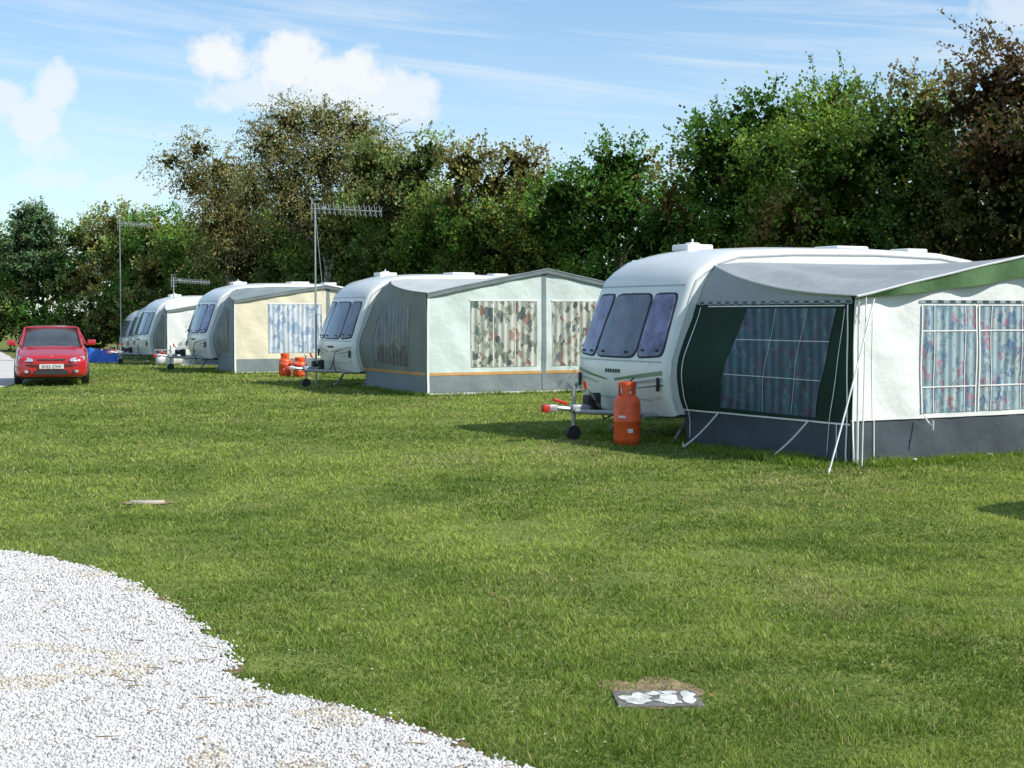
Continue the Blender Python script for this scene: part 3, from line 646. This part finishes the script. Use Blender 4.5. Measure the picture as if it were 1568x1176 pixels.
# ------------------------------------------------------------ car
def car(x,y,heading):
    e=empty('parked_hatchback_car',(x,y,0.012),heading)
    Mr=mat('red_car_paint',(.46,.014,.022),rough=.25,var=.05,coat=1.0); Mg=mat('car_glass',(.05,.06,.065),rough=.05,var=.3,scale=2,coat=.6,spec=.8)
    Mh=mat('headlamp_lens',(.62,.64,.66),rough=.06,metal=.5,coat=1); Mk=M_rubber
    mb=MB()
    ST=[(2.02,.50,.30,.56),(2.0,.64,.24,.62),(1.94,.73,.21,.67),(1.8,.80,.19,.71),(1.5,.83,.19,.78),(1.1,.845,.2,.86),(.85,.845,.2,.915),(.4,.85,.2,.93),(-.4,.85,.2,.94),(-1.1,.845,.22,.95),(-1.6,.82,.24,.96),(-1.85,.78,.28,.92),(-1.95,.68,.34,.80)]
    P=[]
    for (X,w,b0,t0) in ST:
        h=t0-b0
        half=[(0,b0),(w*.85,b0),(w*.97,b0+.05),(w,b0+h*.3),(w*1.0,b0+h*.55),(w*.975,b0+h*.78),(w*.93,b0+h*.92),(w*.84,t0-.005),(w*.55,t0+.015),(0,t0+.03)]
        row=[Vector((X,yy,zz)) for yy,zz in half]+[Vector((X,-yy,zz)) for yy,zz in half[-2:0:-1]]
        row.append(row[0]); P.append(row)
    mb.grid(P,0); k=len(P[0])-1; mb.part(P[0][:k],[tuple(range(k))],0);mb.part(P[-1][:k],[tuple(range(k))[::-1]],0)
    mb.obj('body',e,[Mr],True,50)
    mb=MB(); G=[]
    for (X,wb,zb,wt,zt) in [(.98,.66,.90,.64,.905),(.62,.74,.92,.655,1.10),(.22,.76,.93,.60,1.345),(-.3,.76,.94,.59,1.375),(-.9,.75,.95,.58,1.355),(-1.35,.73,.95,.57,1.27),(-1.8,.68,.95,.62,.98)]:
        G.append([Vector((X,wb,zb)),Vector((X,wt+.05,zt-.10 if zt>1.2 else (zb+zt)/2)),Vector((X,wt-.03,zt-.02)),Vector((X,.3,zt+.005)),Vector((X,0,zt+.01)),Vector((X,-.3,zt+.005)),Vector((X,-wt+.03,zt-.02)),Vector((X,-wt-.05,zt-.10 if zt>1.2 else (zb+zt)/2)),Vector((X,-wb,zb))])
    mb.grid(G,0); mb.obj('windows',e,[Mg],True,40)
    mb=MB(); R=[]
    for g in G[2:6]: R.append([p+Vector((0,0,.018)) for p in g[1:8]])
    mb.grid(R,0)
    for s in(1,-1):
        mb.tube((1.0,s*.70,.90),(.22,s*.615,1.33),.028,.028,n=8); mb.tube((.24,s*.62,1.31),(-1.3,s*.60,1.27),.028,n=8); mb.tube((-1.3,s*.60,1.27),(-1.8,s*.68,.95),.06,n=8); mb.tube((-.3,s*.80,.93),(-.3,s*.62,1.31),.03,n=8)
        mb.box((.72,s*.93,.99),(.05,.10,.065),0,.03); mb.tube((.72,s*.8,.93),(.72,s*.9,.97),.025)
    mb.tube((.22,-.6,1.345),(.22,.6,1.345),.022)
    mb.obj('roof_and_pillars',e,[Mr],True,40)
    def nx(yy,zz):
        w=abs(yy); base=2.0-.16*max(0,(w-.42)/.38)**1.8*1.3; 
        return base+(.03 if zz<.58 else .03-(zz-.58)*.9)
    def fn(u,z,o): return Vector((nx(u,z)+o+.012,u,z))
    mb=MB()
    for s in(1,-1):
        c=[(s*.40,.565),(s*.74,.585),(s*.76,.70),(s*.42,.645)]
        if s<0:c=[c[1],c[0],c[3],c[2]]
        roundquad(mb,c,fn,1,.0,grow=.012,sq=.5,edge=.03); roundquad(mb,c,fn,0,.014,sq=.5,edge=.03)
        roundquad(mb,[(s*.56-.1,.30),(s*.56+.1,.30),(s*.56+.08,.38),(s*.56-.08,.38)],fn,1,.01,edge=.03); roundquad(mb,[(s*.56-.045,.305),(s*.56+.045,.305),(s*.56+.045,.375),(s*.56-.045,.375)],fn,0,.02,sq=1,edge=.03)
    roundquad(mb,[(-.33,.60),(.33,.60),(.30,.645),(-.30,.645)],fn,1,.01,edge=.03)
    roundquad(mb,[(-.36,.27),(.36,.27),(.40,.37),(-.40,.37)],fn,1,.012,edge=.03)
    roundquad(mb,[(-.74,.475),(.74,.475),(.74,.50),(-.74,.50)],fn,1,.012,edge=.03)
    roundquad(mb,[(-.27,.40),(.27,.40),(.27,.51),(-.27,.51)],fn,2,.03,sq=.15,edge=.03)
    roundquad(mb,[(-.04,.655),(.04,.655),(.04,.70),(-.04,.70)],fn,0,.008,sq=.7,edge=.03)
    mb.obj('lamps_grille_and_bumper',e,[Mh,Mk,M_label],True,40)
    cu=bpy.data.curves.new('plate_text','FONT'); cu.body='S152 CVV'; cu.size=.105; cu.align_x='CENTER'; cu.extrude=.001
    t=bpy.data.objects.new('plate_characters',cu); COL.objects.link(t); t.parent=e; t.location=(2.085,0,.42); t.rotation_euler=(rad(90),0,rad(90)); cu.materials.append(Mk)
    mb=MB()
    for X in(1.25,-1.25):
        for s in(1,-1):
            mb.lathe([(0,-.09),(.19,-.09),(.28,-.08),(.295,0),(.28,.08),(.19,.09),(0,.09)],(X,s*.76,.295),26,0,'Y')
            mb.lathe([(0,.095),(.09,.10),(.18,.092)],(X,s*.765,.295),20,1,'Y')
    for s in(1,-1): mb.tube((.95,s*.1,.915),(.78,s*.55,.965),.01)
    mb.box((.0,0,.2),(1.7,.7,.05),0,.02)
    mb.obj('wheels_and_underbody',e,[Mk,M_galv])
    mb=MB()
    for s in(1,-1):
        mb.box((-.15,s*.33,.98),(.10,.22,.2),0,.06); mb.box((-.15,s*.33,1.20),(.05,.12,.07),0,.03)
    mb.obj('seats',e,[M_grey])
car(-11.34,35.4,math.atan2(-.955,.30))

# ------------------------------------------------------------ vegetation
def unit(n):
    v=RNG.normal(size=(n,3)); return v/np.linalg.norm(v,axis=1,keepdims=True)
def leaf_quads(P,A,s,col):
    n=len(P);A=A/np.maximum(1e-6,np.linalg.norm(A,axis=1,keepdims=True))
    S=np.cross(A,unit(n));S/=np.maximum(1e-6,np.linalg.norm(S,axis=1,keepdims=True)); s=s[:,None]
    V=np.stack([P,P+A*s*.5+S*s*.36,P+A*s,P+A*s*.5-S*s*.36],1)
    return V.reshape(-1,3),np.repeat(col[:,None],4,1).reshape(-1,3)
FG=2.35
def foliage(lobes,dens,leaf,kper=14,Ls=.5,droop=0.,shoots=0,core=3.,shell=(.72,1.1),facing=None,shl=1.6,cs=2.4):
    """lobes: cx cy cz rx ry rz r g b leafscale"""
    L=np.array(lobes,float); area=(L[:,3]*L[:,5]+L[:,4]*L[:,5]+L[:,3]*L[:,4])
    ns=int(area.sum()*dens); idx=RNG.choice(len(L),ns,p=area/area.sum())
    d=unit(ns); f=d[:,2]<-.35; d[f,2]*=-1
    if facing is not None:
        bk=(d@np.array(facing))<-.25; d[bk]-=2*(d[bk]@np.array(facing))[:,None]*np.array(facing)
    rr=RNG.uniform(*shell,ns)[:,None]*(.82+.36*RNG.random((ns,1)))
    P=L[idx,:3]+d*L[idx,3:6]*rr
    ax=d*.7+unit(ns)*.55+np.array([0,0,.45-droop*1.6]); ax/=np.linalg.norm(ax,axis=1,keepdims=True)
    sl=Ls*RNG.uniform(.5,1.3,ns)
    t=RNG.random((ns,kper)); spread=.16*Ls
    Q=P[:,None]+ax[:,None]*(t*sl[:,None])[...,None]+RNG.normal(0,spread,(ns,kper,3))
    Q[...,2]-=droop*(t**2)*sl[:,None]*.6
    A=ax[:,None]*.6+RNG.normal(0,.6,(ns,kper,3)); A[...,2]-=.25+droop
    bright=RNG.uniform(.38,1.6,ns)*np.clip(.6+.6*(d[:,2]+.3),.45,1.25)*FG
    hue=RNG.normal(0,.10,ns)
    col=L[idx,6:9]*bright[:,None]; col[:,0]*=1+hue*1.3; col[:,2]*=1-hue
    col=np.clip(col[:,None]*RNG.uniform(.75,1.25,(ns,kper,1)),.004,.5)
    s=leaf*RNG.uniform(.6,1.3,(ns,kper))*L[idx,9][:,None]
    Vs=[];Cs=[]
    v,c=leaf_quads(Q.reshape(-1,3),A.reshape(-1,3),s.ravel(),col.reshape(-1,3)); Vs.append(v);Cs.append(c)
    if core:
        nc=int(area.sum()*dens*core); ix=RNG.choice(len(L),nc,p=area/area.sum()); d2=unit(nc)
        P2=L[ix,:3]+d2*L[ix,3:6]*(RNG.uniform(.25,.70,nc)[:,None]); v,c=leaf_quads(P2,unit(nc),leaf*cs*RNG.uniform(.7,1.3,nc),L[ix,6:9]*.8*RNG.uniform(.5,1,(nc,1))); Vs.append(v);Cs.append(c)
    if shoots:
        hi=RNG.choice(len(L),shoots,p=area/area.sum()); d3=unit(shoots); d3[:,2]=np.abs(d3[:,2])
        P3=L[hi,:3]+d3*L[hi,3:6]*.85; ax3=d3*.6+np.array([0,0,.6-droop])+unit(shoots)*.3; ax3/=np.linalg.norm(ax3,axis=1,keepdims=True)
        ln=RNG.uniform(.4,1.1,shoots)*Ls*shl; bend=unit(shoots)*.4; bend[:,2]=-np.abs(bend[:,2])-droop*.4
        m=16; t=np.tile(np.linspace(.1,1,m),(shoots,1))
        Q=P3[:,None]+(ax3[:,None]*t[...,None]+bend[:,None]*(t**2)[...,None])*ln[:,None,None]
        T0=Q[:,:-1].reshape(-1,3);T1=Q[:,1:].reshape(-1,3)
        sd=np.cross(T1-T0,unit(len(T0)));sd/=np.maximum(1e-6,np.linalg.norm(sd,axis=1,keepdims=True));sd*=.010
        Vs.append(np.stack([T0-sd,T0+sd,T1+sd,T1-sd],1).reshape(-1,3));Cs.append(np.tile([.09,.06,.04],(len(T0)*4,1)))
        QQ=np.repeat(Q,2,1)+RNG.normal(0,.03,(shoots,2*m,3)); A=ax3[:,None]*.7+RNG.normal(0,.7,(shoots,2*m,3))
        col=(L[hi,6:9]*FG*RNG.uniform(.7,1.4,(shoots,1)))[:,None]*np.ones((1,2*m,1))
        v,c=leaf_quads(QQ.reshape(-1,3),A.reshape(-1,3),(leaf*L[hi,9][:,None]*RNG.uniform(.6,1.1,(shoots,2*m))).ravel(),col.reshape(-1,3)); Vs.append(v);Cs.append(c)
    V=np.concatenate(Vs);C=np.concatenate(Cs)
    return V,C
def wood(e,base,lobes,r,m):
    mb=MB(); L=np.array(lobes); c=L[:,:3].mean(0); top=Vector((c[0],c[1],L[:,2].max()-.3)); b=Vector(base)
    prev=b;k=7
    for i in range(1,k+1):
        t=i/k;p=b.lerp(top,t)+Vector((random.uniform(-.12,.12),random.uniform(-.12,.12),0)); mb.tube(prev,p,r*(1-.85*(i-1)/k),r*(1-.85*i/k),n=9); prev=p
    for l in L:
        tz=max(b.z+.8,l[2]-l[5]*1.1); t=min(.9,max(.15,(tz-b.z)/(top.z-b.z)*.8)); s=b.lerp(top,t); q=Vector(l[:3]); mid=s.lerp(q,.5)+Vector((random.uniform(-.2,.2),random.uniform(-.2,.2),.1))
        mb.tube(s,mid,r*.4,r*.28,n=7); mb.tube(mid,q,r*.28,r*.12,n=6)
        for _ in range(4):
            d=Vector(unit(1)[0]); d.z=abs(d.z)*.8; mb.tube(q,q+Vector((d.x*l[3],d.y*l[4],d.z*l[5]))*.9,r*.1,r*.03,n=5)
    mb.obj('trunk_and_limbs',e,[m])
def tree(name,base,lobes,dens,leaf,r=.14,bark=None,**k):
    bz=float(gz(base[0],base[1])); e=empty(name,(base[0],base[1],bz))
    Ls=[[l[0]-base[0],l[1]-base[1],l[2]-bz]+list(l[3:]) for l in lobes]
    wood(e,(0,0,-.05),Ls,r,bark or M_bark)
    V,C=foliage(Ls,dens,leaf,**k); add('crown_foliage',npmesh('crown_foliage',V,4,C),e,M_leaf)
DG=(.032,.068,.015);MG=(.052,.098,.019);YG=(.088,.128,.026);BR=(.098,.088,.030);RD=(.080,.044,.026);OL=(.105,.102,.046)
def mixc(a,b,t): return tuple(a[i]*(1-t)+b[i]*t for i in range(3))
HL=[(13.5,16,6.6),(11.2,21,6.4),(9.6,26,5.8),(8.2,30,5.7),(6.7,33.6,5.7),(5,38,6.0),(3.7,40,5.7),(2.2,42.2,5.7),(0,45.5,5.8),(-1,47,6.0),(-4,52.5,6.6),(-8,60,6.4),(-14,74,6.9),(-20,84,7.2)]
def along(HL,step):
    out=[]
    for (a,b) in zip(HL,HL[1:]):
        L=math.dist(a[:2],b[:2]);n=max(1,int(L/step))
        for i in range(n):
            t=i/n; out.append([a[j]*(1-t)+b[j]*t for j in range(3)])
    return out
lobes=[]
for i,(x,y,t) in enumerate(along(HL,.9)):
    px=x/y
    for (dz,back) in((0,0),(1.2,.15),(2.4,.4),(3.6,.6),(4.7,.8)):
        r=random.uniform(.75,1.4)
        z=t-r-dz+random.uniform(-.55,.35)
        if z<.5: continue
        u=random.random()
        if px>.27: c=mixc(RD,DG,.4+.6*u)
        elif px>.17: c=mixc(YG,DG,u) if u<.85 else mixc(RD,BR,.5)
        elif px>.03: c=mixc(DG,MG,u*.8) if u<.95 else BR
        elif px>-.07: c=mixc(BR,MG,.4+u*.6) if u<.6 else MG
        else: c=mixc(MG,OL,u*.6)
        offx,offy=-.75*(1.3-back),-.6*(1.3-back)
        lobes.append([x+offx+random.uniform(-.5,.5)+.9,y+offy+random.uniform(-.5,.5)+.6,z+float(gz(x,y)),r,r,r*random.uniform(.75,1.1),*c,1 if y<50 else 1.35])
e=empty('hedgerow')
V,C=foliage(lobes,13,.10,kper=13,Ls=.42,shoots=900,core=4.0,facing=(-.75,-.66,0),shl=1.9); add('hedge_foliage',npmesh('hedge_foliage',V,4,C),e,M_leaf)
# shaded depth of the hedge behind its face
lobes=[]
for (x,y,t) in along(HL,1.5):
    for dz in(1.9,3.2,4.4):
        z=t-dz
        if z<.6: continue
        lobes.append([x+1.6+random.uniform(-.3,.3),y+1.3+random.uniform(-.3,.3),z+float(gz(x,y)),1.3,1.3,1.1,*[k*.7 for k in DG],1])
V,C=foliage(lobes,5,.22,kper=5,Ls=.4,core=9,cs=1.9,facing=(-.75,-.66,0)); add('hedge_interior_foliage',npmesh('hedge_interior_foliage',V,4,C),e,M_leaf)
mb=MB()
for (x,y,t) in along(HL,1.6):
    z=float(gz(x,y)); p=Vector((x+.3,y+.3,z)); q=p+Vector((random.uniform(-.5,.5),random.uniform(-.4,.4),t*.6)); mb.tube(p,q,.07,.03,n=7)
    for _ in range(3): mb.tube(p.lerp(q,random.uniform(.2,.6)),q+Vector((random.uniform(-1,1),random.uniform(-.8,.5),random.uniform(-.8,1))),.03,.01,n=5)
mb.obj('hedge_stems',e,[M_bark])
def rl(cx,cy,cz,R,n,c1,c2,rmin,rmax,ls=1,fl=.85):
    out=[[cx,cy,cz,R[0]*.62,R[1]*.62,R[2]*.62,*mixc(c1,c2,.5),ls]]
    for _ in range(n):
        d=unit(1)[0]; rr=random.uniform(rmin,rmax); out.append([cx+d[0]*(R[0]-rr*.5),cy+d[1]*(R[1]-rr*.5),cz+d[2]*(R[2]-rr*.4),rr,rr,rr*fl,*mixc(c1,c2,random.random()),ls])
    return out
HT=dict(core=4,kper=12,shl=2.6)
tree('hawthorn_tree',(10.0,27.2),rl(9.8,26.6,4.8,(1.9,1.5,1.6),13,RD,mixc(RD,DG,.7),.5,.85),22,.088,shoots=90,Ls=.42,**HT)
tree('hawthorn_tree',(8.6,30.2),rl(8.4,29.8,5.0,(1.3,1.3,1.1),9,mixc(BR,RD,.4),MG,.45,.8),22,.088,shoots=80,Ls=.42,**HT)
tree('hawthorn_tree',(7.4,33.2),rl(7.0,32.6,5.2,(1.6,1.4,1.3),11,YG,MG,.5,.8),22,.09,shoots=80,Ls=.42,**HT)
tree('hawthorn_tree',(6.1,36.2),rl(5.8,35.6,5.5,(1.4,1.2,1.4),11,DG,MG,.55,.85),22,.095,shoots=60,Ls=.42,core=4,kper=12,shl=1.9)
tree('hawthorn_tree',(3.3,41.5),rl(2.9,41.0,4.9,(2.1,1.3,1.3),9,DG,MG,.6,.9),20,.10,shoots=40,Ls=.4,core=4,kper=12,shl=1.8)
tree('field_maple_tree',(-.2,46.9),rl(-.6,46.2,5.6,(2.0,1.4,1.2),9,OL,BR,.6,.9),20,.105,shoots=50,Ls=.45,core=4,kper=12,shl=1.9)
tree('field_maple_tree',(-3.2,51.6),rl(-3.7,50.8,6.3,(2.0,1.5,1.4),9,MG,OL,.6,.9),20,.115,shoots=50,Ls=.45,core=4,kper=12,shl=1.9)
b1=[(-9.5,57,8.2,1.0,1,1.2),(-8.7,57.2,9.25,.9,.9,.8),(-7.4,57,9.2,.9,1.0,.8),(-6.2,57,8.9,.95,1.0,.8),(-5.3,57,7.9,1.0,1.0,.9),(-4.5,57,6.9,.9,1,.9),(-9.0,57,6.9,1.3,1.2,1.3),(-7.3,56.8,7.6,1.5,1.3,1.4),(-5.9,56.8,6.6,1.3,1.3,1.3),(-8.2,56.8,5.6,1.6,1.2,1.3),(-6.4,56.6,5.2,1.6,1.2,1.3),(-10.2,57,6.3,.8,.9,.9)]
tree('birch_tree',(-7.2,57.4),[[*l,*mixc(OL,BR,random.random()*.6),1.0] for l in b1],42,.088,r=.2,bark=M_birchbark,droop=.7,Ls=.85,kper=16,shoots=300,core=2.4,shl=1.5)
b2=[(-13.9,64,8.9,.7,.7,.6),(-15.1,64,8.4,.7,.6,.45),(-12.9,64,8.0,.8,.9,.75),(-14.1,64,7.5,.8,.9,.8),(-12.6,64,6.9,1.2,1,1.2),(-11.6,64,7.4,.7,.8,.7),(-13.0,64,5.6,1.4,1.1,1.4),(-11.6,64,5.4,1.4,1.1,1.5),(-12.2,64,4.0,1.6,1.1,1.4)]
tree('birch_tree',(-12.4,64.4),[[*l,*mixc(OL,BR,random.random()*.8),1.0] for l in b2],38,.096,r=.18,bark=M_birchbark,droop=.7,Ls=.85,kper=15,shoots=220,core=2.4,shl=1.5)
HL2=[(-20,84,7.4),(-24,89,7.7),(-28,91,6.9),(-34,94,7.3),(-42,96,7.6),(-52,97,7.5)]
lobes=[]
for (x,y,t) in along(HL2,1.4):
    for dz in(0,1.4,2.8,4.2,5.6,6.6):
        r=random.uniform(.9,1.8); z=t-r*.8-dz+random.uniform(-.5,.9)*(1 if dz==0 else .6)
        if z<.4: continue
        u=random.random(); c=mixc(DG,MG,u) if u<.5 else (mixc(MG,OL,u) if u<.8 else mixc(OL,BR,u))
        lobes.append([x+random.uniform(-.7,.7),y+dz*-.25+random.uniform(-.6,.6),z-.6,r,r,r,*[k*1.2 for k in c],1])
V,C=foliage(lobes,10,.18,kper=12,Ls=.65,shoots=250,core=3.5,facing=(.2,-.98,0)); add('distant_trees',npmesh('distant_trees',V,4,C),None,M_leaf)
pl=[]
for i,(z,r) in enumerate([(8.1,.5),(7.6,1.0),(7.1,1.3),(6.5,1.2),(5.9,1.5),(5.1,1.6),(4.3,1.8)]):
    for k in range(3+i//2): 
        t=6.28*k/(3+i//2)+i*1.3; pl.append([-30.2+math.cos(t)*r*.7,91+math.sin(t)*r*.5,z+random.uniform(-.25,.25),r*.55+.15,r*.5+.1,.42,.055,.088,.044,1])
tree('pine_tree',(-30.2,91),pl,26,.15,r=.16,Ls=.5,kper=12,core=3)

# ------------------------------------------------------------ world, sun, camera
sunv=Vector((.93,-.37,0)).normalized(); el=rad(42)
sd=Vector((sunv.x*math.cos(el),sunv.y*math.cos(el),math.sin(el)))
sun=bpy.data.lights.new('sun','SUN'); sun.energy=5.0; sun.angle=rad(.53); sun.color=(1,.96,.88)
so=bpy.data.objects.new('sun',sun); COL.objects.link(so); so.rotation_euler=sd.to_track_quat('Z','Y').to_euler(); so.location=(20,-10,30)
w=bpy.data.worlds.new('World'); scene.world=w; w.use_nodes=True; nt=w.node_tree; nt.nodes.clear(); L=nt.links.new
sky=N(nt,'ShaderNodeTexSky',sky_type='NISHITA'); sky.sun_disc=False; sky.sun_elevation=el; sky.sun_rotation=math.atan2(sunv.x,sunv.y); sky.air_density=1.0; sky.dust_density=.3; sky.ozone_density=1.6
bg=N(nt,'ShaderNodeBackground'); bg.inputs['Strength'].default_value=.14
tint=N(nt,'ShaderNodeMix',data_type='RGBA',blend_type='MULTIPLY'); tint.inputs[0].default_value=1; tint.inputs[7].default_value=(.90,1.12,1.24,1); L(sky.outputs[0],tint.inputs[6]); L(tint.outputs[2],bg.inputs['Color'])
bc=N(nt,'ShaderNodeBackground'); bc.inputs['Color'].default_value=(.93,.97,1,1); bc.inputs['Strength'].default_value=.98
tc=N(nt,'ShaderNodeTexCoord'); sp=N(nt,'ShaderNodeSeparateXYZ'); L(tc.outputs['Generated'],sp.inputs[0])
def mth(op,a,b=None,c=None):
    n=N(nt,'ShaderNodeMath',operation=op)
    for i,v in enumerate((a,b,c)):
        if v is None: continue
        if isinstance(v,(int,float)): n.inputs[i].default_value=v
        else: L(v,n.inputs[i])
    return n.outputs[0]
az=mth('ARCTAN2',sp.outputs[0],sp.outputs[1]); ev=mth('ARCSINE',sp.outputs[2])
nz=N(nt,'ShaderNodeTexNoise'); nz.inputs['Scale'].default_value=30; nz.inputs['Detail'].default_value=6; nz.inputs['Roughness'].default_value=.62; L(tc.outputs['Generated'],nz.inputs['Vector'])
nv=mth('MULTIPLY',mth('SUBTRACT',nz.outputs['Fac'],.5),4.6)
cl=None
# cloud bodies: azimuth, elevation, angular half-widths (radians), density
for (a0,e0,ra,re,g) in [(-.197,.170,.032,.020,1),(-.155,.170,.040,.022,1),(-.120,.161,.038,.021,1),(-.088,.147,.042,.020,.85),(-.065,.138,.028,.014,.6),(-.156,.150,.068,.017,.75),(-.304,.148,.014,.018,.8),(-.321,.125,.022,.018,.8),(-.312,.109,.028,.011,.6),(-.337,.134,.016,.016,.75),(-.318,.089,.034,.010,.55),(-.240,.084,.052,.014,.5),(.332,.193,.034,.018,.6)]:
    q=mth('SQRT',mth('ADD',mth('POWER',mth('DIVIDE',mth('SUBTRACT',az,a0),ra),2),mth('POWER',mth('DIVIDE',mth('SUBTRACT',ev,e0),re),2)))
    v=mth('SUBTRACT',mth('ADD',1.1,mth('MULTIPLY',nv,.65)),q)
    mr=N(nt,'ShaderNodeMapRange'); mr.interpolation_type='SMOOTHSTEP'; mr.inputs['From Min'].default_value=-.15; mr.inputs['From Max'].default_value=.75; mr.inputs['To Max'].default_value=g; L(v,mr.inputs['Value'])
    cl=mr.outputs[0] if cl is None else mth('MAXIMUM',cl,mr.outputs[0])
cb=N(nt,'ShaderNodeCombineXYZ'); L(mth('MULTIPLY',mth('ADD',az,mth('MULTIPLY',ev,1.2)),4),cb.inputs[0]); L(mth('MULTIPLY',mth('ADD',ev,mth('MULTIPLY',az,.10)),60),cb.inputs[1])
n2=N(nt,'ShaderNodeTexNoise'); n2.inputs['Scale'].default_value=1.2; n2.inputs['Detail'].default_value=5; n2.inputs['Roughness'].default_value=.6; n2.inputs['Distortion'].default_value=.5; L(cb.outputs[0],n2.inputs['Vector'])
mr=N(nt,'ShaderNodeMapRange'); mr.inputs['From Min'].default_value=.45; mr.inputs['From Max'].default_value=.85; mr.inputs['To Max'].default_value=.6; L(n2.outputs['Fac'],mr.inputs['Value'])
up=N(nt,'ShaderNodeMapRange'); up.inputs['From Min'].default_value=.05; up.inputs['From Max'].default_value=.17; L(ev,up.inputs['Value'])
cir=mth('MULTIPLY',mr.outputs[0],up.outputs[0])
hz=N(nt,'ShaderNodeMapRange'); hz.inputs['From Min'].default_value=.0; hz.inputs['From Max'].default_value=.2; hz.inputs['To Min'].default_value=.42; hz.inputs['To Max'].default_value=.10; L(ev,hz.inputs['Value'])
fac=mth('MINIMUM',mth('MAXIMUM',mth('ADD',cir,hz.outputs[0]),cl),1)
mx=N(nt,'ShaderNodeMixShader'); L(fac,mx.inputs[0]); L(bg.outputs[0],mx.inputs[1]); L(bc.outputs[0],mx.inputs[2])
wo=N(nt,'ShaderNodeOutputWorld'); L(mx.outputs[0],wo.inputs[0])

cam=bpy.data.cameras.new('camera'); cam.lens=50.5; cam.sensor_width=36; cam.clip_end=4000
co=bpy.data.objects.new('camera',cam); COL.objects.link(co); co.location=(0,0,1.7); co.rotation_euler=(rad(90-2.81),0,0); scene.camera=co
